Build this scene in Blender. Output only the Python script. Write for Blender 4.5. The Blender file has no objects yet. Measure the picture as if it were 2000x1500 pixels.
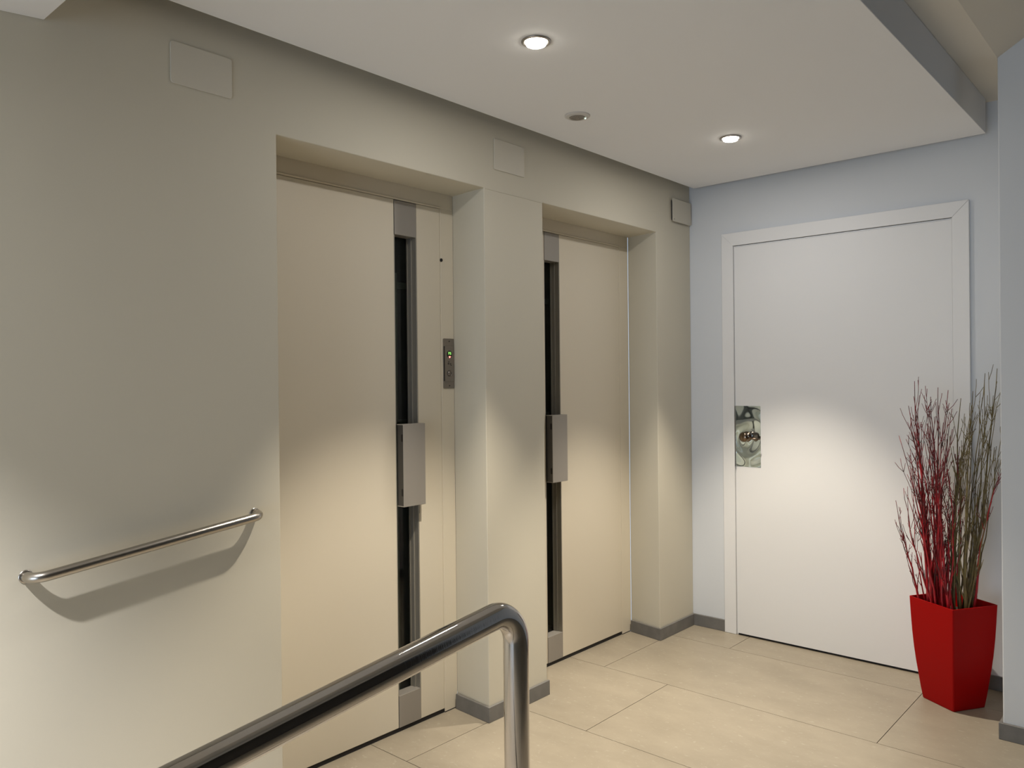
import bpy, bmesh, math, random
from mathutils import Vector, Matrix

scene = bpy.context.scene
COL = scene.collection

# ------------------------------------------------------------------ camera
cam_d = bpy.data.cameras.new('camera')
cam_d.sensor_width = 36.0
cam_d.lens = 1543.13 / 2000.0 * 36.0
cam_d.clip_start = 0.02
cam = bpy.data.objects.new('camera', cam_d)
COL.objects.link(cam)
RT = Vector((0.66388143, -0.74776988, -0.01008297))
UP = Vector((0.00848998, -0.0059458, 0.99994628))
FW = Vector((0.74778966, 0.66393137, -0.00240124))
cam.matrix_world = Matrix(((RT.x, UP.x, -FW.x, -3.92864), (RT.y, UP.y, -FW.y, -2.16208),
                           (RT.z, UP.z, -FW.z, 1.35), (0, 0, 0, 1)))
scene.camera = cam

# ------------------------------------------------------------------ world, lights, exposure
world = bpy.data.worlds.new('world')
scene.world = world
world.use_nodes = True
wb = world.node_tree.nodes['Background']
wb.inputs['Color'].default_value = (0.62, 0.78, 1.0, 1)
wb.inputs['Strength'].default_value = 1.0

WARM = (1.0, 0.90, 0.75)
SPOT_W = 217.0
SPILL_W = 3.9
DAY_W = 55.0
LEFT_W = 350.0
LEFT_C = (1.0, 0.98, 0.98)
DAY_C = (0.80, 0.96, 1.18)


def area(name, loc, rot, sx, sy, power, color):
    d = bpy.data.lights.new(name, 'AREA')
    d.shape = 'RECTANGLE'
    d.size, d.size_y = sx, sy
    d.energy = power
    d.color = color
    o = bpy.data.objects.new(name, d)
    o.location = loc
    o.rotation_euler = rot
    COL.objects.link(o)
    return o


# daylight coming in through the glazed entrance at the far left end of the hall
area('daylight', (-7.86, -1.6, 0.6), (0, -math.pi / 2, 0), 2.1, 2.6, DAY_W, DAY_C)

vs = scene.view_settings
vs.view_transform = 'Standard'
vs.look = 'None'
vs.exposure = 0.0
vs.gamma = 1.0
vs.use_curve_mapping = False


# ------------------------------------------------------------------ materials
def mat(name, color, rough=0.5, metal=0.0, emit=None, estr=0.0, noise=None, bump=None, spec=None):
    m = bpy.data.materials.new(name)
    m.use_nodes = True
    nt = m.node_tree
    b = nt.nodes['Principled BSDF']
    b.inputs['Base Color'].default_value = (*color, 1)
    b.inputs['Roughness'].default_value = rough
    b.inputs['Metallic'].default_value = metal
    if spec is not None:
        b.inputs['Specular IOR Level'].default_value = spec
    if emit:
        b.inputs['Emission Color'].default_value = (*emit, 1)
        b.inputs['Emission Strength'].default_value = estr
    tc = nt.nodes.new('ShaderNodeTexCoord')
    if noise:                                   # (scale, colour b, low, high)
        n = nt.nodes.new('ShaderNodeTexNoise')
        n.inputs['Scale'].default_value = noise[0]
        n.inputs['Detail'].default_value = 5
        nt.links.new(tc.outputs['Object'], n.inputs['Vector'])
        r = nt.nodes.new('ShaderNodeValToRGB')
        r.color_ramp.elements[0].position = noise[2]
        r.color_ramp.elements[1].position = noise[3]
        r.color_ramp.elements[0].color = (*color, 1)
        r.color_ramp.elements[1].color = (*noise[1], 1)
        nt.links.new(n.outputs['Fac'], r.inputs['Fac'])
        nt.links.new(r.outputs['Color'], b.inputs['Base Color'])
    if bump:                                    # (scale, strength, distance, stretch)
        n = nt.nodes.new('ShaderNodeTexNoise')
        n.inputs['Scale'].default_value = bump[0]
        n.inputs['Detail'].default_value = 3
        if len(bump) > 3:
            mp = nt.nodes.new('ShaderNodeMapping')
            mp.inputs['Scale'].default_value = bump[3]
            nt.links.new(tc.outputs['Object'], mp.inputs['Vector'])
            nt.links.new(mp.outputs['Vector'], n.inputs['Vector'])
        else:
            nt.links.new(tc.outputs['Object'], n.inputs['Vector'])
        bp = nt.nodes.new('ShaderNodeBump')
        bp.inputs['Strength'].default_value = bump[1]
        bp.inputs['Distance'].default_value = bump[2]
        nt.links.new(n.outputs['Fac'], bp.inputs['Height'])
        nt.links.new(bp.outputs['Normal'], b.inputs['Normal'])
    return m


def stone_material():
    m = mat('floor_stone', (0.34, 0.30, 0.245), 0.42, spec=0.35)
    nt = m.node_tree
    b = nt.nodes['Principled BSDF']
    tc = nt.nodes.new('ShaderNodeTexCoord')
    oi = nt.nodes.new('ShaderNodeObjectInfo')
    add = nt.nodes.new('ShaderNodeVectorMath'); add.operation = 'ADD'
    mul = nt.nodes.new('ShaderNodeMath'); mul.operation = 'MULTIPLY'; mul.inputs[1].default_value = 40
    nt.links.new(oi.outputs['Random'], mul.inputs[0])
    nt.links.new(tc.outputs['Object'], add.inputs[0])
    nt.links.new(mul.outputs[0], add.inputs[1])
    mp = nt.nodes.new('ShaderNodeMapping')
    mp.inputs['Scale'].default_value = (1.0, 0.55, 1.0)
    nt.links.new(add.outputs[0], mp.inputs['Vector'])
    n1 = nt.nodes.new('ShaderNodeTexNoise')
    n1.inputs['Scale'].default_value = 7; n1.inputs['Detail'].default_value = 8
    n1.inputs['Roughness'].default_value = 0.65
    nt.links.new(mp.outputs[0], n1.inputs['Vector'])
    r1 = nt.nodes.new('ShaderNodeValToRGB')
    r1.color_ramp.elements[0].position = 0.3; r1.color_ramp.elements[1].position = 0.75
    r1.color_ramp.elements[0].color = (0.275, 0.238, 0.180, 1)
    r1.color_ramp.elements[1].color = (0.345, 0.300, 0.230, 1)
    nt.links.new(n1.outputs['Fac'], r1.inputs['Fac'])
    n2 = nt.nodes.new('ShaderNodeTexNoise')
    n2.inputs['Scale'].default_value = 70; n2.inputs['Detail'].default_value = 6; n2.inputs['Roughness'].default_value = 0.6
    nt.links.new(mp.outputs[0], n2.inputs['Vector'])
    r2 = nt.nodes.new('ShaderNodeValToRGB')
    r2.color_ramp.elements[0].position = 0.60; r2.color_ramp.elements[1].position = 0.80
    r2.color_ramp.elements[0].color = (0, 0, 0, 1); r2.color_ramp.elements[1].color = (0.6, 0.6, 0.6, 1)
    nt.links.new(n2.outputs['Fac'], r2.inputs['Fac'])
    mx = nt.nodes.new('ShaderNodeMix'); mx.data_type = 'RGBA'
    nt.links.new(r2.outputs['Color'], mx.inputs['Factor'])
    nt.links.new(r1.outputs['Color'], mx.inputs['A'])
    mx.inputs['B'].default_value = (0.52, 0.48, 0.41, 1)
    nt.links.new(mx.outputs['Result'], b.inputs['Base Color'])
    return m


M = dict(
    wall=mat('warm_wall_paint', (0.61, 0.57, 0.465), 0.75, noise=(1.3, (0.595, 0.555, 0.452), 0.35, 0.7), bump=(220, 0.12, 0.0008), spec=0.2),
    cool=mat('cool_wall_paint', (0.675, 0.695, 0.715), 0.75, noise=(1.3, (0.665, 0.685, 0.705), 0.35, 0.7), bump=(220, 0.12, 0.0008), spec=0.2),
    ceiling=mat('ceiling_paint', (0.86, 0.865, 0.88), 0.8, bump=(180, 0.08, 0.0008), spec=0.15),
    door=mat('lift_door_enamel', (0.70, 0.635, 0.51), 0.42, bump=(14, 0.08, 0.002), spec=0.35),
    white_door=mat('white_lacquer', (0.80, 0.795, 0.785), 0.45, bump=(160, 0.05, 0.0005), spec=0.35),
    ceiling_warm=mat('warm_ceiling_paint', (0.80, 0.745, 0.64), 0.8, bump=(180, 0.08, 0.0008), spec=0.15),
    dark_wall=mat('dark_brown_wall', (0.04, 0.034, 0.028), 0.6),  # unseen wall, its dark colour chosen to darken the steel rail's reflections
    base=mat('baseboard_grey', (0.15, 0.145, 0.135), 0.5, noise=(25, (0.18, 0.172, 0.16), 0.4, 0.7)),
    alu=mat('brushed_aluminium', (0.345, 0.32, 0.285), 0.5, 0.35, bump=(90, 0.06, 0.0005, (1, 1, 0.05))),
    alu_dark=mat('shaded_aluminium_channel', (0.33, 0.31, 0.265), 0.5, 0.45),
    steel=mat('polished_steel', (0.50, 0.475, 0.45), 0.055, 1.0, bump=(60, 0.02, 0.0004)),
    bronze=mat('dark_polished_metal', (0.20, 0.15, 0.11), 0.12, 1.0),
    steel_long=mat('polished_steel_turned', (0.50, 0.475, 0.45), 0.05, 1.0, bump=(900, 1.0, 0.00006, (1, 0, 0))),
    steel_post=mat('polished_steel_turned_post', (0.50, 0.475, 0.45), 0.05, 1.0, bump=(420, 1.0, 0.00005, (0, 0, 1))),
    satin=mat('satin_steel', (0.45, 0.415, 0.37), 0.28, 1.0, bump=(300, 0.10, 0.0004)),
    mirror=mat('mirror_steel', (0.74, 0.90, 1.0), 0.05, 1.0),
    dark=mat('black_gap', (0.012, 0.010, 0.010), 0.7),
    dark_metal=mat('dark_bracket_metal', (0.085, 0.08, 0.075), 0.5, 0.4),
    shaft=mat('shaft_concrete', (0.05, 0.055, 0.045), 0.9, noise=(6, (0.02, 0.022, 0.018), 0.4, 0.7)),
    shaft_rail=mat('shaft_rail_metal', (0.50, 0.56, 0.44), 0.6, 0.3),
    grout=mat('grout', (0.10, 0.082, 0.062), 0.9),
    stone=stone_material(),
    red=mat('red_plastic', (0.32, 0.0008, 0.0012), 0.42, spec=0.12, bump=(400, 0.03, 0.0004)),
    red_in=mat('red_plastic_inside', (0.30, 0.002, 0.003), 0.45, spec=0.3),
    soil=mat('dark_soil', (0.030, 0.018, 0.012), 0.95, noise=(60, (0.07, 0.045, 0.03), 0.4, 0.7), bump=(80, 0.8, 0.01)),
    twig_red=mat('red_bark', (0.43, 0.006, 0.014), 0.5, noise=(22, (0.20, 0.012, 0.018), 0.46, 0.70)),
    twig_tip=mat('dark_red_bark', (0.22, 0.016, 0.022), 0.6, noise=(30, (0.06, 0.03, 0.024), 0.42, 0.66)),
    twig_brown=mat('olive_bark', (0.19, 0.145, 0.050), 0.6, noise=(26, (0.085, 0.06, 0.026), 0.42, 0.68)),
    white_plastic=mat('white_plastic', (0.62, 0.60, 0.57), 0.45),
    grey_plastic=mat('grey_plastic', (0.30, 0.27, 0.23), 0.5, noise=(220, (0.18, 0.16, 0.14), 0.4, 0.6)),
    panel=mat('access_panel_paint', (0.61, 0.57, 0.475), 0.6),
    plate=mat('call_plate_steel', (0.30, 0.27, 0.24), 0.38, 0.8, bump=(200, 0.05, 0.0004, (0.05, 1, 1))),
    engraved=mat('engraving', (0.05, 0.045, 0.04), 0.6),
    led_g=mat('green_led', (0.05, 0.2, 0.03), 0.4, emit=(0.40, 1.0, 0.20), estr=1.0),
    led_r=mat('red_led', (0.3, 0.02, 0.02), 0.4, emit=(1.0, 0.22, 0.18), estr=3.5),
    led_w=mat('green_white_led', (0.2, 0.6, 0.3), 0.4, emit=(0.75, 1.0, 0.80), estr=3.0),
    lamp=mat('lamp_glass', (1, 1, 1), 0.4, emit=(1.0, 0.93, 0.80), estr=30.0),
    chrome=mat('lamp_ring_metal', (0.42, 0.39, 0.36), 0.3, 0.9),
)
glass = mat('dark_glass', (0.55, 0.60, 0.55), 0.03)
glass.node_tree.nodes['Principled BSDF'].inputs['Transmission Weight'].default_value = 1.0
glass.node_tree.nodes['Principled BSDF'].inputs['IOR'].default_value = 1.3
M['glass'] = glass


def swirl(m, centre):
    nt = m.node_tree
    b = nt.nodes['Principled BSDF']

    def math_(op, a, v):
        n = nt.nodes.new('ShaderNodeMath'); n.operation = op
        nt.links.new(a, n.inputs[0])
        if isinstance(v, (int, float)):
            n.inputs[1].default_value = v
        else:
            nt.links.new(v, n.inputs[1])
        return n.outputs[0]
    tc = nt.nodes.new('ShaderNodeTexCoord')
    n0 = nt.nodes.new('ShaderNodeTexNoise'); n0.inputs['Scale'].default_value = 7; n0.inputs['Detail'].default_value = 0
    nt.links.new(tc.outputs['Object'], n0.inputs['Vector'])
    sub = nt.nodes.new('ShaderNodeVectorMath'); sub.operation = 'SUBTRACT'; sub.inputs[1].default_value = centre
    nt.links.new(tc.outputs['Object'], sub.inputs[0])
    ln = nt.nodes.new('ShaderNodeVectorMath'); ln.operation = 'LENGTH'
    nt.links.new(sub.outputs[0], ln.inputs[0])
    r = math_('ADD', ln.outputs['Value'], math_('MULTIPLY', n0.outputs['Fac'], 0.10))
    h = math_('MULTIPLY', math_('SINE', math_('MULTIPLY', r, 2 * math.pi / 0.12), 0.0), 0.0040)
    n1 = nt.nodes.new('ShaderNodeTexNoise'); n1.inputs['Scale'].default_value = 4; n1.inputs['Detail'].default_value = 0
    nt.links.new(tc.outputs['Object'], n1.inputs['Vector'])
    h = math_('ADD', h, math_('MULTIPLY', n1.outputs['Fac'], 0.035))
    bp = nt.nodes.new('ShaderNodeBump')
    bp.inputs['Distance'].default_value = 1.0
    nt.links.new(h, bp.inputs['Height'])
    nt.links.new(bp.outputs['Normal'], b.inputs['Normal'])


swirl(M['mirror'], (-0.018, -0.334, 1.05))


# ------------------------------------------------------------------ geometry helpers
def link(name, bm, m, parent=None, smooth=False, bevel=0.0, seg=2):
    me = bpy.data.meshes.new(name)
    bmesh.ops.recalc_face_normals(bm, faces=bm.faces)
    bm.to_mesh(me)
    bm.free()
    ms = m if isinstance(m, (list, tuple)) else [m]
    for x in ms:
        me.materials.append(x)
    o = bpy.data.objects.new(name, me)
    COL.objects.link(o)
    if parent:
        o.parent = parent
        o.matrix_parent_inverse = Matrix.Translation(-Vector(parent.location))
    if smooth:
        for p in me.polygons:
            p.use_smooth = True
    if bevel:
        md = o.modifiers.new('bevel', 'BEVEL')
        md.width = bevel
        md.segments = seg
        md.limit_method = 'ANGLE'
        md.angle_limit = math.radians(40)
    return o


def box(bm, x0, x1, y0, y1, z0, z1):
    v = [bm.verts.new(p) for p in ((x0, y0, z0), (x1, y0, z0), (x1, y1, z0), (x0, y1, z0),
                                   (x0, y0, z1), (x1, y0, z1), (x1, y1, z1), (x0, y1, z1))]
    fs = []
    for f in ((0, 1, 2, 3), (4, 5, 6, 7), (0, 1, 5, 4), (1, 2, 6, 5), (2, 3, 7, 6), (3, 0, 4, 7)):
        fs.append(bm.faces.new([v[i] for i in f]))
    return fs


def boxes(*bs):
    bm = bmesh.new()
    for b in bs:
        box(bm, *b)
    return bm


def prism(bm, pts, axis, a, b):
    """polygon pts (2D) extruded along axis from a to b"""
    def P(p, t):
        if axis == 0:
            return (t, p[0], p[1])
        if axis == 1:
            return (p[0], t, p[1])
        return (p[0], p[1], t)
    va = [bm.verts.new(P(p, a)) for p in pts]
    vb = [bm.verts.new(P(p, b)) for p in pts]
    n = len(pts)
    bm.faces.new(va)
    bm.faces.new(list(reversed(vb)))
    for i in range(n):
        bm.faces.new((va[i], va[(i + 1) % n], vb[(i + 1) % n], vb[i]))


def round_rect(x0, x1, z0, z1, r, n=5):
    out = []
    for cx, cz, a0 in ((x1 - r, z1 - r, 0), (x0 + r, z1 - r, 90), (x0 + r, z0 + r, 180), (x1 - r, z0 + r, 270)):
        for i in range(n + 1):
            a = math.radians(a0 + 90 * i / n)
            out.append((cx + r * math.cos(a), cz + r * math.sin(a)))
    return out


def tube(bm, pts, rad, n=12, cap=True, mat_of=None):
    pts = [Vector(p) for p in pts]
    k = len(pts)
    radii = rad if isinstance(rad, (list, tuple)) else [rad] * k
    tan = []
    for i in range(k):
        a = pts[max(i - 1, 0)]
        b = pts[min(i + 1, k - 1)]
        tan.append((b - a).normalized())
    ref = Vector((0, 0, 1)) if abs(tan[0].z) < 0.9 else Vector((1, 0, 0))
    nrm = tan[0].cross(ref).normalized()
    rings = []
    for i in range(k):
        nrm = (nrm - tan[i] * nrm.dot(tan[i])).normalized()
        bn = tan[i].cross(nrm)
        rings.append([bm.verts.new(pts[i] + (nrm * math.cos(2 * math.pi * j / n) + bn * math.sin(2 * math.pi * j / n)) * radii[i])
                      for j in range(n)])
    for i in range(k - 1):
        for j in range(n):
            f = bm.faces.new((rings[i][j], rings[i][(j + 1) % n], rings[i + 1][(j + 1) % n], rings[i + 1][j]))
            f.smooth = True
            if mat_of:
                f.material_index = mat_of(i / (k - 1))
    if cap:
        bm.faces.new(rings[0])
        bm.faces.new(rings[-1])


def lathe(bm, prof, center, axis='z', n=40):
    """profile [(r, h)] spun about an axis through center"""
    c = Vector(center)
    rings = []
    for r, hh in prof:
        ring = []
        for j in range(n):
            a = 2 * math.pi * j / n
            u, v = r * math.cos(a), r * math.sin(a)
            p = {'z': Vector((u, v, hh)), 'y': Vector((u, hh, v)), 'x': Vector((hh, u, v))}[axis]
            ring.append(bm.verts.new(c + p))
        rings.append(ring)
    for a, b in zip(rings, rings[1:]):
        for j in range(n):
            bm.faces.new((a[j], a[(j + 1) % n], b[(j + 1) % n], b[j])).smooth = True
    if prof[0][0] > 1e-6:
        bm.faces.new(rings[0])
    if prof[-1][0] > 1e-6:
        bm.faces.new(rings[-1])


def fillet(pts, r, n=10):
    """round the inner corners of a polyline"""
    P = [Vector(p) for p in pts]
    out = [P[0]]
    for i in range(1, len(P) - 1):
        a, b, c = P[i - 1], P[i], P[i + 1]
        u, v = (a - b).normalized(), (c - b).normalized()
        ang = u.angle(v)
        d = r / math.tan(ang / 2)
        cen = b + (u + v).normalized() * (r / math.sin(ang / 2))
        s, e = b + u * d - cen, b + v * d - cen
        tot = s.angle(e)
        for j in range(n + 1):
            t = j / n
            out.append(cen + (s * math.sin((1 - t) * tot) + e * math.sin(t * tot)) / math.sin(tot))
    out.append(P[-1])
    return out


def empty(name, loc=(0, 0, 0)):
    o = bpy.data.objects.new(name, None)
    o.location = loc
    COL.objects.link(o)
    return o


def tag(o, label, cat, group=None):
    o['label'] = label
    if cat:
        o['category'] = cat
    if group:
        o['group'] = group
    return o


def structure(o, label=None):
    o['kind'] = 'structure'
    if label:
        o['label'] = label
    return o


# ------------------------------------------------------------------ dimensions of the hall (metres)
X0, X1, X2, X3 = -2.579, -1.650, -1.284, -0.353      # niche and pillar edges along the lift wall
HN = 2.123                                           # niche height
ZS, GAP, WS = 2.391, 0.056, 1.442                    # dropped ceiling: level, shadow gap, width
ZU = 2.539                                           # upper ceiling
XW, YB, XL = -0.518, -1.567, -8.0                    # projecting wall face and edge, far left end
YF = -4.2                                            # front end of the hall
XR = -2.95                                           # where the ramp begins
SL = 0.120


def ramp_z(x):
    return -SL * (XR - x) if x < XR else 0.0


# ------------------------------------------------------------------ floor: grout bed + single tiles, ramp
bm = boxes((XR, 0.12, YF - 0.1, 0.26, -0.12, -0.003))
floor = structure(link('floor', bm, M['grout']), 'beige grey stone tile floor laid in a staggered pattern')
G = 0.0013
xb = [0.0] + [-0.245 - 0.6120 * i for i in range(0, 6)]
xb[0] = 0.12
offs = [-0.335, -0.0, -0.341, 0.0, -0.341, 0.0]
tile_seed = random.Random(4)
for i in range(len(xb) - 1):
    xa, xc = max(xb[i + 1], XR), xb[i]
    if xa >= xc - 0.02:
        continue
    y = offs[i] + 1.222
    while y > YF:
        ya, yc = y - 1.222, y
        y -= 1.222
        ya, yc = max(ya, YF - 0.1), min(yc, 0.26)
        if yc - ya < 0.03:
            continue
        bm = bmesh.new()
        box(bm, xa + G, xc - G, ya + G, yc - G, -0.0028, 0.0)
        bmesh.ops.translate(bm, verts=bm.verts, vec=(-(xa + xc) / 2, -(ya + yc) / 2, 0))
        t = link('tile', bm, M['stone'], None)
        t.parent = floor
        t.location = ((xa + xc) / 2, (ya + yc) / 2, 0)
bm = bmesh.new()
prism(bm, [(XL - 0.2, ramp_z(XL - 0.2) - 0.12), (XR, -0.12), (XR, 0.0), (XL - 0.2, ramp_z(XL - 0.2))], 1, YF - 0.1, 0.26)
structure(link('floor_ramp', bm, M['stone']), 'sloping ramp leading down to the left')

# ------------------------------------------------------------------ lift wall with two niches
bm = bmesh.new()
zb = 0.0
out = [(XR, zb), (X0, zb), (X0, HN), (X1, HN), (X1, zb), (X2, zb), (X2, HN), (X3, HN), (X3, zb), (0.0, zb), (0.0, ZU),
       (XL, ZU), (XL, ramp_z(XL))]
prism(bm, out, 1, 0.0, 0.199)
for v in bm.verts:
    if v.co.y > 0.1:
        if abs(v.co.x - X1) < 1e-4:
            v.co.x = -1.632
        if abs(v.co.x - X3) < 1e-4:
            v.co.x = -0.318
wall_left = structure(link('wall_left', bm, M['wall'], bevel=0.003), 'warm grey painted wall with two lift niches')
bm = boxes((X1 + 0.003, X2 - 0.002, -0.0016, 0.0005, 2.121, 2.1245))
r = link('shadow_line_ridge', bm, M['wall'], wall_left)  # thin ridge added to throw the shadow line of the header step

bm = boxes((0.0005, 0.16, YB - 0.4, 0.2, 0.0, ZU))
wall_right = structure(link('wall_right', bm, M['cool']), 'pale wall holding the white door')

# projecting wall at the right edge
bm = bmesh.new()
box(bm, XW, -0.001, YF, YB, 0.0, 3.6)
structure(link('wall_projecting', bm, M['cool'], bevel=0.004), 'pale grey wall corner standing forward at the right')

bm = boxes((XL, XW, YF - 0.12, YF, -0.8, 3.6))
structure(link('wall_front', bm, M['dark_wall']))
# end wall with the glazed entrance
bm = boxes((XL - 0.12, XL, YF, -3.0, -0.62, 3.6), (XL - 0.12, XL, -0.2, 0.199, -0.62, 3.6), (XL - 0.12, XL, -3.0, -0.2, 1.7, 3.6))
structure(link('wall_entrance', bm, M['wall']))
bm = boxes((XL - 0.09, XL - 0.03, -3.0, -2.94, -0.62, 1.7), (XL - 0.09, XL - 0.03, -0.26, -0.2, -0.62, 1.7),
           (XL - 0.09, XL - 0.03, -1.63, -1.57, -0.62, 1.64), (XL - 0.09, XL - 0.03, -2.94, -0.26, 1.64, 1.7))
structure(link('window_1', bm, M['alu']))

# ------------------------------------------------------------------ ceilings
bm = boxes((XL - 0.1, 0.1, YB, 0.199, ZU, ZU + 0.1))
structure(link('ceiling_upper', bm, M['ceiling_warm']), 'upper ceiling above the dropped panel')
bm = bmesh.new()
ys = [YB, -3.3, YF]
zs_ = [ZU, ZU + 0.59 * 1.733, ZU + 0.59 * 1.733]
prism(bm, [(YB, ZU), (-3.3, zs_[1]), (YF - 0.12, zs_[1]), (YF - 0.12, zs_[1] + 0.1), (-3.3, zs_[1] + 0.1), (YB, ZU + 0.1)], 0, XL - 0.1, 0.0)
structure(link('ceiling_slope', bm, M['ceiling_warm']), 'ceiling sloping up away from the dropped panel')
bm = boxes((-3.222, -GAP, -WS, -GAP, ZS, ZU - 0.0005))
ceiling = structure(link('ceiling', bm, M['ceiling'], bevel=0.002), 'dropped white ceiling panel with recessed lights')
bm = bmesh.new()
prism(bm, [(-3.227, ZU - 0.0005), (-3.227, 2.259), (XL, 2.259 - 0.10 * (-3.227 - XL)), (XL, ZU - 0.0005)], 1, -WS, -0.0005)
structure(link('ceiling_soffit', bm, M['ceiling'], bevel=0.002), 'white sloping soffit in the top left corner')

# ------------------------------------------------------------------ baseboards
BH, BT = 0.062, 0.012


def baseboard(name, pts, label):
    """pts: floor polyline of the wall faces, board stands to the right-hand side of travel"""
    bm = bmesh.new()
    P = [Vector((p[0], p[1])) for p in pts]
    nrm = []
    for a, b in zip(P, P[1:]):
        d = (b - a).normalized()
        nrm.append(Vector((d.y, -d.x)))
    off = []
    for i, p in enumerate(P):
        if i == 0:
            o = nrm[0]
        elif i == len(P) - 1:
            o = nrm[-1]
        else:
            s = nrm[i - 1] + nrm[i]
            o = s / (1 + nrm[i - 1].dot(nrm[i]))
        off.append(o)
    inner = [p + o * 0.0006 for p, o in zip(P, off)]
    outer = [p + o * BT for p, o in zip(P, off)]
    prism(bm, [tuple(p) for p in inner] + [tuple(p) for p in reversed(outer)], 2, 0.0004, BH)
    return structure(link(name, bm, M['base'], bevel=0.0012, seg=1), label)


baseboard('baseboard_left', [(-1.637, 0.190), (X1, 0.0), (X2 + 0.004, 0.0)], 'grey baseboard around the pillar between the lifts')
baseboard('baseboard_corner', [(-0.322, 0.190), (X3, 0.0), (0.0, 0.0), (0.0, -0.195)], 'grey baseboard around the far corner beside the white door')
baseboard('baseboard_niche', [(0.0, -1.372), (0.0, YB), (XW, YB), (XW, -4.0)], 'grey baseboard along the projecting right wall')


# ------------------------------------------------------------------ lift doors
def tri_handle(parent, xa, xc):
    """stand-off pull handle: folded plate with open left side"""
    z0, z1, yf, yb = 0.874, 1.192, 0.160, 0.1985
    t = 0.003
    bm = boxes((xa, xc, yf, yf + t, z0, z1), (xa, xc, yf + t, yb, z1 - t, z1), (xa, xc, yf + t, yb, z0, z0 + t),
               (xc - t, xc, yf + t, yb, z0 + t, z1 - t))
    h = link('handle', bm, M['alu'], parent, bevel=0.0008, seg=1)
    h['label'] = 'folded aluminium pull handle'
    bm = boxes((xa + 0.003, xa + 0.006, yf + t, yb, z0 + t, z1 - t))
    w = link('handle_shade_web', bm, M['dark_metal'], h)  # dark plate across the open side, standing in for the shade inside
    bm = bmesh.new()
    for zc in (z0 + 0.055, z1 - 0.053):
        prism(bm, [(yf + 0.004 + p[0], zc + p[1]) for p in round_rect(0, 0.012, -0.014, 0.014, 0.004, 3)], 0, xa + 0.0022, xa + 0.0031)
    s = link('fixing_slot', bm, M['dark'], h)
    return h


def lift_door(name, label, xl, xa, xc, xr, xj, left_side, call=None):
    """xl niche left, xa..xc glazed channel, xr leaf right edge, xj jamb right edge"""
    root = structure(empty(name, ((xl + xj) / 2, 0.2, 0)), label)
    D = 0.2
    # frame: head and right jamb
    bm = boxes((xl - 0.06, xj + 0.004, D - 0.0008, D + 0.08, 2.064, 2.20), (xr + 0.003, xj + 0.004, D - 0.0008, D + 0.08, 0.003, 2.064))
    link('door_frame', bm, M['door'], root, bevel=0.001, seg=1)
    bm = boxes((xl - 0.06, xr + 0.006, D - 0.0035, D - 0.0008, 2.0625, 2.069))
    link('head_moulding', bm, M['door'], root, bevel=0.0015, seg=1)
    bm = boxes((xl - 0.06, xr + 0.003, D + 0.0465, D + 0.08, 2.05, 2.064), (xr + 0.0009, xr + 0.003, D + 0.0015, D + 0.08, 0.018, 2.064),
               (xl - 0.06, xr + 0.003, D + 0.0015, D + 0.08, 2.0612, 2.064))
    link('door_stop', bm, M['door'], root)
    # leaf left and right of the glazed channel
    zb_, zt_ = 0.017, 2.0605
    bm = boxes((xl - 0.03, xa - 0.001, D, D + 0.045, zb_, zt_))
    link('leaf', bm, M['door'], root, bevel=0.0015, seg=1)
    bm = boxes((xc + 0.0006, xr, D, D + 0.045, zb_, zt_))
    link('leaf', bm, M['door'], root, bevel=0.0015, seg=1)
    # aluminium blocks
    zl, zh = 0.140, 1.926
    bm = boxes((xa + 0.001, xc, D - 0.0015, D + 0.05, zh, zt_ - 0.002))
    link('top_block', bm, M['alu'], root, bevel=0.001, seg=1)
    bm = boxes((xa + 0.001, xc, D - 0.0015, D + 0.05, zb_, zl))
    link('bottom_block', bm, M['alu'], root, bevel=0.001, seg=1)
    # reveal profiles to both sides of the glass
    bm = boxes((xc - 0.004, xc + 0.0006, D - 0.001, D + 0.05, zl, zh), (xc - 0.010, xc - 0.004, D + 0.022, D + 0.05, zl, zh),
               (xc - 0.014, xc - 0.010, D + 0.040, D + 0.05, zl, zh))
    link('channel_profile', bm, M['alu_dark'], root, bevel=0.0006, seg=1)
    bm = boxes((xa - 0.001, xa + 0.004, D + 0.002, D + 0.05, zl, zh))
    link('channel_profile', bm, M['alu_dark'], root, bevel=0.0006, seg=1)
    bm = boxes((xa + 0.004, xc - 0.014, D + 0.046, D + 0.050, zl, zh))
    link('glass_pane', bm, M['glass'], root)
    # dark shaft behind, with its guide rails
    bm = bmesh.new()
    fs = box(bm, xl - 0.05, xj + 0.05, D + 0.0805, D + 0.9, -0.1, 2.3)
    bmesh.ops.delete(bm, geom=[fs[2]], context='FACES_ONLY')
    link('lift_shaft', bm, M['shaft'], root)
    bm = boxes((xa + 0.075, xa + 0.095, D + 0.12, D + 0.14, 1.22, 1.70), (xa + 0.112, xa + 0.120, D + 0.13, D + 0.14, 0.0, 1.80), (xa + 0.062, xa + 0.085, D + 0.12, D + 0.14, 0.0, 0.76),
               (xa + 0.02, xa + 0.20, D + 0.14, D + 0.15, 1.74, 1.765), (xa + 0.02, xa + 0.20, D + 0.14, D + 0.15, 1.185, 1.20))
    link('guide_rail', bm, M['shaft_rail'], root)
    bm = boxes((xl - 0.04, xr + 0.003, D + 0.003, D + 0.05, 0.0004, 0.0165), (xr + 0.003, xj - 0.01, D - 0.0012, D + 0.002, 0.0004, 0.004))
    link('sill', bm, M['dark'], root)
    tri_handle(root, xa + 0.0015, xc + 0.001)
    return root


door_1 = lift_door('door_1', 'cream lift door with glazed slot in the nearer niche, handle at mid height',
                   X0, -1.945, -1.832, -1.704, -1.634, True)
door_2 = lift_door('door_2', 'cream lift door with glazed slot in the farther niche beside the corner',
                   X2, -1.031, -0.917, -0.405, -0.322, True)
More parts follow.
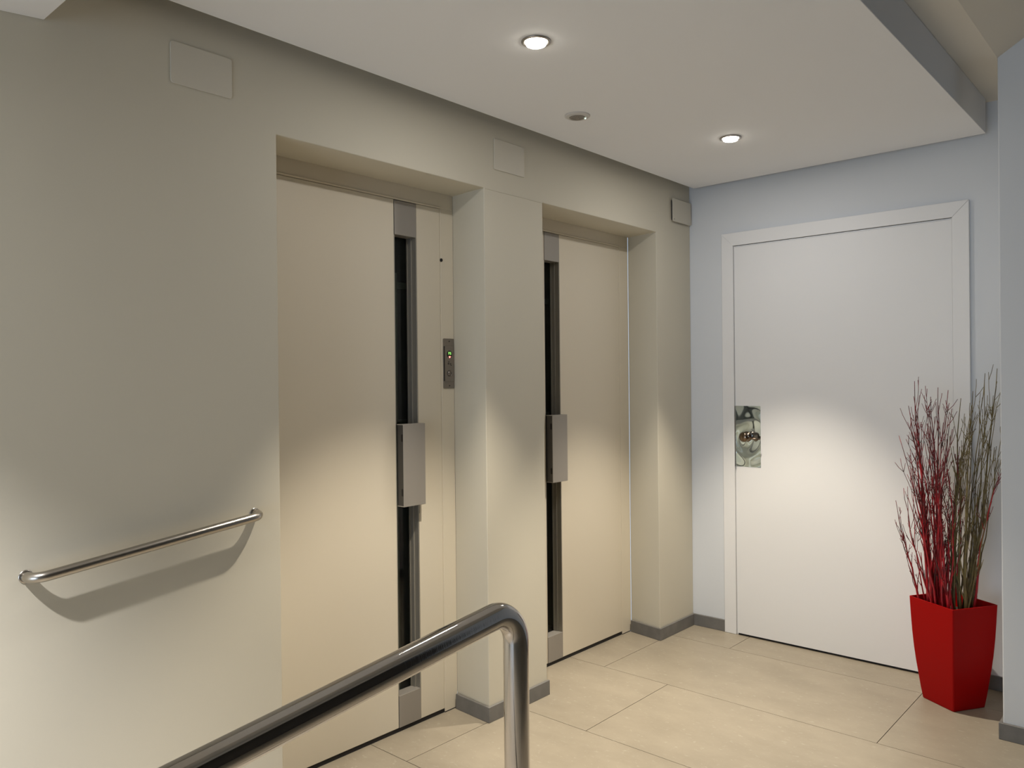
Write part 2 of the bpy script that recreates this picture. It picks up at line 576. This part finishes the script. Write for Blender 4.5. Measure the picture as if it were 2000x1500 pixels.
# lock keeper under the handle and the key hole on the jamb
bm = boxes((-1.834, -1.8285, 0.1985, 0.206, 0.833, 0.874))
link('lock_keeper', bm, M['alu_dark'], door_1)
bm = bmesh.new()
lathe(bm, [(0.0001, -0.0022), (0.0035, -0.0022), (0.0035, -0.003), (0.0068, -0.003), (0.0068, 0.0)], (-1.699, 0.1992, 1.852), 'y', 20)
link('key_hole', bm, M['dark'], door_1)

# ------------------------------------------------------------------ lift call panel
cp = tag(empty('lift_call_panel', (-1.660, 0.199, 1.43)), 'slim steel lift call panel with green display on the door jamb', 'call panel')
px0, px1, pz0, pz1, py = -1.694, -1.6335, 1.327, 1.532, 0.1985
bm = bmesh.new()
prism(bm, round_rect(px0, px1, pz0, pz1, 0.004, 3), 1, py - 0.003, py)
plate = link('face_plate', bm, M['plate'], cp, bevel=0.0005, seg=1)
bm = boxes((px0 + 0.002, px0 + 0.0055, py - 0.0046, py - 0.003, 1.357, 1.500))
link('side_groove', bm, M['dark'], cp)
bm = boxes((px0 + 0.0055, px1 - 0.002, py - 0.0045, py - 0.003, 1.355, 1.502))
link('front_cover', bm, M['plate'], cp, bevel=0.0006, seg=1)
xm = -1.6615
for zc in (1.5205, 1.338):
    bm = bmesh.new()
    lathe(bm, [(0.003, -0.0012), (0.003, 0.0)], (xm, py - 0.003, zc), 'y', 14)
    link('screw', bm, M['engraved'], cp)
bm = bmesh.new()
lathe(bm, [(0.0135, -0.0012), (0.0150, 0.0)], (xm, py - 0.0045, 1.468), 'y', 28)
disp = link('display', bm, M['dark'], cp)


def text_mesh(name, body, size, loc, m, parent, bold=0.0):
    c = bpy.data.curves.new(name, 'FONT')
    c.body = body
    c.size = size
    c.align_x = 'CENTER'
    c.align_y = 'CENTER'
    c.extrude = 0.0002
    c.offset = bold
    tmp = bpy.data.objects.new(name, c)
    COL.objects.link(tmp)
    bpy.context.view_layer.update()
    me = bpy.data.meshes.new_from_object(tmp.evaluated_get(bpy.context.evaluated_depsgraph_get()))
    bpy.data.objects.remove(tmp)
    me.materials.clear()
    me.materials.append(m)
    o = bpy.data.objects.new(name, me)
    COL.objects.link(o)
    o.parent = parent
    o.location = Vector(loc) - Vector(cp.location)
    o.rotation_euler = (math.pi / 2, 0, 0)
    return o


text_mesh('display_characters', 'PB', 0.0165, (xm, py - 0.0060, 1.4705), M['led_g'], cp, 0.0)
bm = bmesh.new()
prism(bm, [(xm - 0.006, 1.4590), (xm + 0.006, 1.4590), (xm + 0.0008, 1.4520), (xm - 0.0008, 1.4520)], 1, py - 0.0064, py - 0.0046)
link('arrow_light', bm, M['led_r'], cp)
bm = boxes((xm - 0.010, xm + 0.012, py - 0.0049, py - 0.0045, 1.4275, 1.4295), (xm - 0.007, xm - 0.002, py - 0.0049, py - 0.0045, 1.4335, 1.438),
           (xm - 0.010, xm - 0.005, py - 0.0049, py - 0.0045, 1.4255, 1.4315),
           (xm + 0.006, xm + 0.012, py - 0.0049, py - 0.0045, 1.4205, 1.4245), (xm + 0.003, xm + 0.005, py - 0.0049, py - 0.0045, 1.4235, 1.431))
link('engraved_marks', bm, M['engraved'], cp)
bm = bmesh.new()
lathe(bm, [(0.0118, 0.0), (0.0118, -0.0022), (0.0100, -0.0024), (0.0098, -0.0010), (0.0085, -0.0010), (0.0085, -0.0018), (0.0001, -0.0018)],
      (xm, py - 0.0045, 1.389), 'y', 28)
link('call_button', bm, M['plate'], cp)
bm = bmesh.new()
lathe(bm, [(0.0133, 0.0), (0.0133, -0.0006), (0.0119, -0.0006), (0.0119, 0.0)], (xm, py - 0.0045, 1.389), 'y', 28)
link('button_ring', bm, M['engraved'], cp)

# ------------------------------------------------------------------ wall access covers
panels = [
    ('wall_access_cover', -2.911, -2.727, 2.192, 2.310, 0.004, 0.010, 'wide white rectangular cover plate high on the wall above the handrail', (0.0, 0.0)),
    ('wall_access_cover', -1.591, -1.405, 2.208, 2.333, 0.004, 0.004, 'white square cover plate above the pillar between the two lifts', (0.0, 0.0)),
    ('wall_access_cover', -0.2075, -0.013, 2.200, 2.322, 0.016, 0.005, 'small loose white cover plate in the far corner under the ceiling', (0.006, 0.0)),
]
for nm, a, b, c, d, th, rr, lab, tilt in panels:
    root = tag(empty(nm, ((a + b) / 2, 0, (c + d) / 2)), lab, 'cover plate', 'square cover plates on the lift wall')
    bm = bmesh.new()
    prism(bm, round_rect(a, b, c, d, rr, 5), 1, -th, -th + 0.0035 if th > 0.01 else -0.0004)
    link('cover', bm, M['panel'], root, bevel=0.0008, seg=1)
    if th > 0.01:
        bm = bmesh.new()
        prism(bm, round_rect(a + 0.008, b - 0.006, c + 0.008, d - 0.008, rr, 5), 1, -th + 0.0035, -0.0004)
        link('box_body', bm, M['dark_metal'], root)
        bm = bmesh.new()
        lathe(bm, [(0.0025, -0.0006), (0.0025, 0.0)], (a + 0.014, -th, c + 0.012), 'y', 12)
        link('screw', bm, M['dark'], root)

# ------------------------------------------------------------------ white door at the end wall
root = structure(empty('door_3', (0, -0.78, 0)), 'white flush door with steel lock plate in the end wall')
yo0, yo1, zt = -0.196, -1.367, 2.128       # outer trim
yi0, yi1, zi = -0.262, -1.300, 2.060       # inner trim edge
T0, T1 = -0.017, -0.0006
bm = bmesh.new()
prism(bm, [(yo0, 0.0005), (yi0, 0.0005), (yi0, zi), (yo0, zt)], 0, T0, T1)
link('door_trim', bm, M['white_door'], root, bevel=0.0015, seg=1)
bm = bmesh.new()
prism(bm, [(yo0, zt), (yi0, zi), (yi1 - 0.0005, zi), (yo1 + 0.0, zt)], 0, T0 - 0.0002, T1)
link('door_trim', bm, M['white_door'], root, bevel=0.0008, seg=1)
bm = bmesh.new()
prism(bm, [(yi1 - 0.0002, zi - 0.0012), (yi1 - 0.0002, 0.0005), (yo1, 0.0005), (yo1, zt - 0.0015)], 0, T0 - 0.0002, T1)
link('door_trim', bm, M['white_door'], root, bevel=0.0008, seg=1)
# stop strip inside the trim (left and head)
bm = boxes((T0 + 0.009, T1, yi0 - 0.008, yi0 - 0.0015, 0.0005, zi - 0.002), (T0 + 0.009, T1, yi1, yi0 - 0.008, zi - 0.008, zi - 0.002))
link('door_stop', bm, M['white_door'], root, bevel=0.001, seg=1)
bm = boxes((T0 - 0.0002, T1, yi1 + 0.0, yi0 - 0.0115, 0.0115, zi - 0.010))
link('leaf', bm, M['white_door'], root)
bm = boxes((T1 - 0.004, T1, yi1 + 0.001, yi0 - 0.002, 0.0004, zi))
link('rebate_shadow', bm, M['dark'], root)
# lock plate folded over the leaf edge, knob and key lever
bm = boxes((T0 - 0.0012, T0 + 0.0008, -0.4075, -0.2725, 0.893, 1.213), (T0 - 0.0012, T0 + 0.008, -0.2725, -0.2700, 0.893, 1.213))
lp = link('lock_plate', bm, M['mirror'], root, bevel=0.0005, seg=1)
lp['label'] = 'mirror polished steel lock plate'
bm = boxes((T0 - 0.0016, T0 - 0.0004, -0.268, -0.2645, 0.893, 1.213))
link('strike_plate', bm, M['steel'], root)
bm = bmesh.new()
lathe(bm, [(0.0275, -0.0012), (0.0275, -0.006), (0.0240, -0.010), (0.013, -0.012), (0.012, -0.022), (0.020, -0.028), (0.026, -0.036),
           (0.026, -0.044), (0.020, -0.051), (0.010, -0.054), (0.0001, -0.0545)], (T0, -0.334, 1.052), 'x', 32)
kb = link('knob', bm, M['bronze'], root)
bm = bmesh.new()
tube(bm, fillet([(T0 - 0.040, -0.345, 1.050), (T0 - 0.046, -0.375, 1.046), (T0 - 0.046, -0.425, 1.045)], 0.01, 5),
     [0.0075] + [0.006] * 6 + [0.003], 12)
link('lever', bm, M['bronze'], root)
# small pin mark low on the leaf
bm = bmesh.new()
lathe(bm, [(0.0022, -0.0003), (0.0022, 0.0008)], (T0 + 0.001, -0.753, 0.368), 'x', 10)
link('peg', bm, M['dark'], root)

# ------------------------------------------------------------------ wall handrail
wr = tag(empty('wall_handrail', (-2.97, -0.02, 0.92)), 'short brushed steel handrail fixed to the wall left of the lifts', 'handrail')
oy = -0.050
path = fillet([(-3.281, -0.001, 0.889), (-3.281, oy, 0.889), (-2.668, oy, 0.963), (-2.668, -0.001, 0.963)], 0.036, 12)
bm = bmesh.new()
tube(bm, path, 0.0130, 24)
link('rail', bm, M['satin'], wr)
for x, z in ((-3.281, 0.889), (-2.668, 0.963)):
    bm = bmesh.new()
    lathe(bm, [(0.0165, -0.0005), (0.0165, -0.0018), (0.0128, -0.0022)], (x, 0.0, z), 'y', 28)
    link('flange', bm, M['satin'], wr)

# ------------------------------------------------------------------ foreground ramp handrail
px_, py_ = -2.821, -1.182
rr_ = 0.024
sl = 0.121
ztop = 0.931
far = -4.6
fr = tag(empty('ramp_handrail', (px_, py_, 0)), 'large polished steel tube handrail bending down to a post in the foreground', 'handrail')
path = fillet([(px_, py_, 0.006), (px_, py_, ztop), (far, py_, ztop - sl * (px_ - far)), (far, py_, ramp_z(far) + 0.0)], 0.058, 16)
bm = bmesh.new()
# sub-divide the long straight runs so the tube stays evenly meshed
tube(bm, path, rr_, 48)
for f in bm.faces:
    c = f.calc_center_median()
    f.material_index = 1 if c.x > px_ - 0.026 and c.z < ztop - 0.02 else 0
link('rail', bm, [M['steel_long'], M['steel_post']], fr)
bm = bmesh.new()
lathe(bm, [(0.05, 0.001), (0.05, 0.006), (0.028, 0.009), (rr_ + 0.0003, 0.009)], (px_, py_, 0.0), 'z', 36)
link('flange', bm, M['steel'], fr)

# ------------------------------------------------------------------ recessed lights and detector


def spot(loc, w, size, blend, color):
    d = bpy.data.lights.new('lamp_beam', 'SPOT')
    d.energy = w
    d.spot_size = math.radians(size)
    d.spot_blend = blend
    d.shadow_soft_size = 0.022
    d.color = color
    o = bpy.data.objects.new('lamp_beam', d)
    o.location = loc
    COL.objects.link(o)
    return o


def spill(loc, w, color):
    """the wide cosine glow of a lamp's frosted lens"""
    d = bpy.data.lights.new('lamp_spill', 'AREA')
    d.shape = 'DISK'
    d.size = 0.06
    d.energy = w
    d.color = color
    o = bpy.data.objects.new('lamp_spill', d)
    o.location = loc
    COL.objects.link(o)


def downlight(x, y, z, label, cone, scale=1.0):
    root = tag(empty('recessed_downlight', (x, y, z)), label, 'ceiling light', 'recessed downlights in the dropped ceiling')
    R_ = 0.0455 * scale
    bm = bmesh.new()
    lathe(bm, [(R_ * 0.72, -0.0006), (R_ * 0.76, -0.004), (R_ * 0.90, -0.006), (R_, -0.003), (R_, -0.0006)], (x, y, z), 'z', 44)
    link('ring', bm, M['chrome'], root)
    bm = bmesh.new()
    lathe(bm, [(0.0001, -0.0150), (R_ * 0.4, -0.0145), (R_ * 0.66, -0.0115), (R_ * 0.71, -0.007), (R_ * 0.71, -0.001)], (x, y, z), 'z', 40)
    link('lens', bm, M['lamp'], root)
    spot((x, y, z - 0.018), SPOT_W, cone, 0.50, WARM)
    spill((x, y, z - 0.019), SPILL_W, (1.0, 0.97, 0.95))


downlight(-2.065, -0.620, ZS, 'lit recessed downlight nearer the camera in the dropped ceiling', 73)
downlight(-0.756, -0.616, ZS, 'lit recessed downlight near the far corner of the dropped ceiling', 69)
# the row goes on to the left, beyond the frame, under the sloping soffit
zl_ = 2.259 - 0.10 * (-3.227 + 4.15)
spot((-4.15, -0.62, zl_ - 0.012), LEFT_W, 96, 0.8, LEFT_C)
spill((-4.15, -0.62, zl_ - 0.014), LEFT_W * 0.018, LEFT_C)

sd = tag(empty('smoke_detector', (-1.434, -0.304, ZS)), 'round grey ceiling detector with a small green light', 'detector')
bm = bmesh.new()
lathe(bm, [(0.032, -0.0006), (0.032, -0.0075), (0.036, -0.0085), (0.041, -0.005), (0.0435, -0.0055), (0.050, -0.002), (0.050, -0.0006)], (-1.434, -0.304, ZS), 'z', 44)
link('rim', bm, M['white_plastic'], sd)
bm = bmesh.new()
lathe(bm, [(0.0001, -0.0095), (0.012, -0.0095), (0.014, -0.0075), (0.018, -0.0075), (0.020, -0.0095), (0.030, -0.0085), (0.0317, -0.006), (0.0317, -0.001)], (-1.434, -0.304, ZS), 'z', 40)
link('grille', bm, M['grey_plastic'], sd)
bm = bmesh.new()
lathe(bm, [(0.0001, -0.0040), (0.0022, -0.003), (0.0030, -0.0)], (-1.434 + 0.022, -0.304 - 0.022, ZS - 0.0090), 'z', 12)
link('indicator_light', bm, M['led_w'], sd)

# ------------------------------------------------------------------ red planter with branches
PC = Vector((-0.263, -1.345))
E1 = Vector((0.087, 0.139)).normalized()
E2 = Vector((0.139, -0.087)).normalized()
planter = tag(empty('branch_planter', (PC.x, PC.y, 0)), 'tall square red planter full of bare red and brown branches in the corner', 'planter')


def sq(bm, hs, z, r=0.006, n=3):
    pts = round_rect(-hs, hs, -hs, hs, r, n)
    return [bm.verts.new((PC.x + E1.x * u + E2.x * v, PC.y + E1.y * u + E2.y * v, z)) for u, v in pts]


prof = [(0.072, 0.0005), (0.0800, 0.0005), (0.0812, 0.004), (0.0872, 0.05), (0.0932, 0.106), (0.0992, 0.16), (0.1042, 0.216), (0.1085, 0.28),
        (0.1116, 0.345), (0.1138, 0.40), (0.1146, 0.4235), (0.1143, 0.425), (0.1115, 0.425), (0.1110, 0.423), (0.1085, 0.40), (0.1060, 0.34), (0.103, 0.30)]
bm = bmesh.new()
rings = [sq(bm, a, b) for a, b in prof]
for a, b in zip(rings, rings[1:]):
    n = len(a)
    for j in range(n):
        bm.faces.new((a[j], a[(j + 1) % n], b[(j + 1) % n], b[j])).smooth = True
bm.faces.new(rings[0])
bm.faces.new(rings[-1])
pot = link('pot', bm, M['red'], planter)
md = pot.modifiers.new('wn', 'WEIGHTED_NORMAL')
md.keep_sharp = True
bm = bmesh.new()
r1 = sq(bm, 0.1035, 0.300)
r2 = sq(bm, 0.1065, 0.366)
n = len(r1)
for j in range(n):
    bm.faces.new((r1[j], r1[(j + 1) % n], r2[(j + 1) % n], r2[j]))
bm.faces.new(r1)
bm.faces.new(r2)
link('soil', bm, M['soil'], planter)

# lateral (LAT) runs along the picture's width as seen in front of the pot, DEP away from the viewer
LAT = Vector((0.664, -0.748, 0))
DEP = Vector((0.748, 0.664, 0))
rnd = random.Random(21)


def clampw(p):
    p.x = min(p.x, -0.012)
    p.y = max(p.y, YB + 0.014)
    return p


def branch(base, tip, r0, twigs, mats, spread, wig, name_label):
    """base, tip: (lateral, depth, z)"""
    def W(a):
        return Vector((PC.x, PC.y, 0)) + LAT * a[0] + DEP * a[1] + Vector((0, 0, a[2]))
    q1 = max(-0.086, min(0.086, LAT.xy.dot(E1) * base[0] + DEP.xy.dot(E1) * base[1]))
    q2 = max(-0.086, min(0.086, LAT.xy.dot(E2) * base[0] + DEP.xy.dot(E2) * base[1]))
    bb = E1 * q1 + E2 * q2
    base = (bb.dot(LAT.xy), bb.dot(DEP.xy), base[2])
    bm = bmesh.new()
    N = 13
    b, t = W(base), W(tip)
    bow = rnd.uniform(-0.034, 0.034)
    ph = rnd.uniform(0, 6.28)
    pts = []
    for i in range(N):
        s = i / (N - 1)
        p = b.lerp(t, s)
        p += LAT * (bow * math.sin(math.pi * s) + wig * math.sin(ph + s * 11) * s * 0.5 + rnd.uniform(-1, 1) * wig * 0.6)
        p += DEP * (rnd.uniform(-1, 1) * wig * 0.6)
        # stems rise steeply first and fan out later
        e = s ** 1.5 - s
        p += (t - b) * Vector((1, 1, 0)).length * 0 + Vector(((t - b).x * e, (t - b).y * e, 0))
        pts.append(clampw(p))
    pts[0] = b
    rad = [max(r0 * (1 - 0.86 * (i / (N - 1)) ** 0.8), 0.0012) for i in range(N)]
    tube(bm, pts, rad, 6, mat_of=lambda s: 0 if s < 0.70 else 1)
    L = (t - b).length
    for k in range(twigs):
        s0 = rnd.uniform(0.12, 0.93) if k % 3 else rnd.uniform(0.55, 0.95)
        i0 = int(s0 * (N - 2))
        st = pts[i0].lerp(pts[i0 + 1], rnd.random())
        main = (pts[i0 + 1] - pts[i0]).normalized()
        ln = L * rnd.uniform(0.10, 0.30) * (1.1 - 0.5 * s0)
        side = 1 if rnd.random() < 0.5 else -1
        d = (main + LAT * side * rnd.uniform(0.2, 0.75) * spread + DEP * rnd.uniform(-0.45, 0.35) * spread).normalized()
        q = [st]
        m = 6
        for i in range(1, m + 1):
            d = (d + Vector((rnd.uniform(-.12, .12), rnd.uniform(-.12, .12), 0.10 + rnd.uniform(0, .10)))).normalized()
            q.append(clampw(q[-1] + d * (ln / m)))
        rt = rad[i0] * 0.58
        tube(bm, q, [max(rt * (1 - 0.6 * i / m), 0.0010) for i in range(m + 1)], 5, mat_of=(lambda s: 0 if (s < 0.3 and s0 < 0.6) else 1))
        # a small fork or bud on the twig
        for _ in range(rnd.choice((0, 1, 1, 2))):
            j = rnd.randint(2, m - 1)
            dd = (d + LAT * rnd.uniform(-0.9, 0.9) + DEP * rnd.uniform(-.4, .3)).normalized()
            l2 = ln * rnd.uniform(0.15, 0.4)
            e1 = clampw(q[j] + dd * l2 * 0.5)
            dd = (dd + Vector((0, 0, 0.35))).normalized()
            tube(bm, [q[j], e1, clampw(e1 + dd * l2 * 0.5)], [0.0012, 0.0011, 0.0009], 4, mat_of=lambda s: 1)
    o = link('branch', bm, mats, planter)
    o['label'] = name_label
    return o


def px(u, v):
    """distance sideways and height of a twig tip read off the photograph, at the pot's distance"""
    return ((u - 1862) / 470.0, 1.35 - (v - 746) / 470.0)


red_tips = [(1786, 752), (1845, 765), (1799, 782), (1778, 800), (1828, 783), (1790, 815), (1805, 800), (1858, 806), (1843, 770),
            (1815, 835), (1842, 832), (1761, 858), (1780, 850), (1832, 850), (1872, 880), (1772, 905), (1757, 958), (1850, 845),
            (1820, 905), (1880, 940), (1864, 900), (1752, 985), (1812, 870), (1825, 945), (1800, 930), (1842, 900), (1855, 930), (1870, 990),
            (1835, 985), (1790, 960), (1850, 1010)]
for i, (u, v) in enumerate(red_tips):
    s, z = px(u, v)
    bs = s * 0.38 - 0.018 + rnd.uniform(-0.018, 0.018)
    big = i < 6
    branch((bs, rnd.uniform(-0.055, 0.05), 0.350), (s, rnd.uniform(-0.10, 0.03), z), 0.0070 if big else rnd.uniform(0.0040, 0.0060),
           12 if big else 9, [M['twig_red'], M['twig_tip']], 0.55, 0.006, 'branch with red bark')
# one red stem leaning out to the right
s, z = px(1951, 872)
branch((0.070, -0.04, 0.350), (s - 0.004, -0.10, z), 0.0056, 6, [M['twig_red'], M['twig_tip']], 0.8, 0.005, 'red branch leaning right')
branch((-0.088, 0.055, 0.350), (-0.222, -0.03, 0.78), 0.0022, 4, [M['twig_tip'], M['twig_tip']], 0.8, 0.006, 'thin dark red branch')
branch((-0.076, 0.045, 0.350), (-0.175, -0.03, 0.88), 0.0036, 5, [M['twig_red'], M['twig_tip']], 0.8, 0.006, 'branch with red bark')

brown_tips = [(1948, 729), (1926, 738), (1922, 752), (1877, 772), (1872, 786), (1940, 829), (1935, 818), (1880, 822), (1902, 830),
              (1882, 850), (1915, 842), (1872, 868), (1893, 800), (1925, 880), (1898, 885), (1868, 905), (1938, 905)]
for i, (u, v) in enumerate(brown_tips):
    s, z = px(u, v)
    bs = s * 0.22 + 0.010 + rnd.uniform(-0.016, 0.016)
    big = i in (0, 3, 4)
    branch((bs, rnd.uniform(-0.065, 0.04), 0.350), (s, rnd.uniform(-0.10, 0.02), z), 0.0080 if big else rnd.uniform(0.0040, 0.0060),
           10 if big else 8, [M['twig_brown'], M['twig_brown']], 0.5, 0.005, 'branch with olive brown bark')
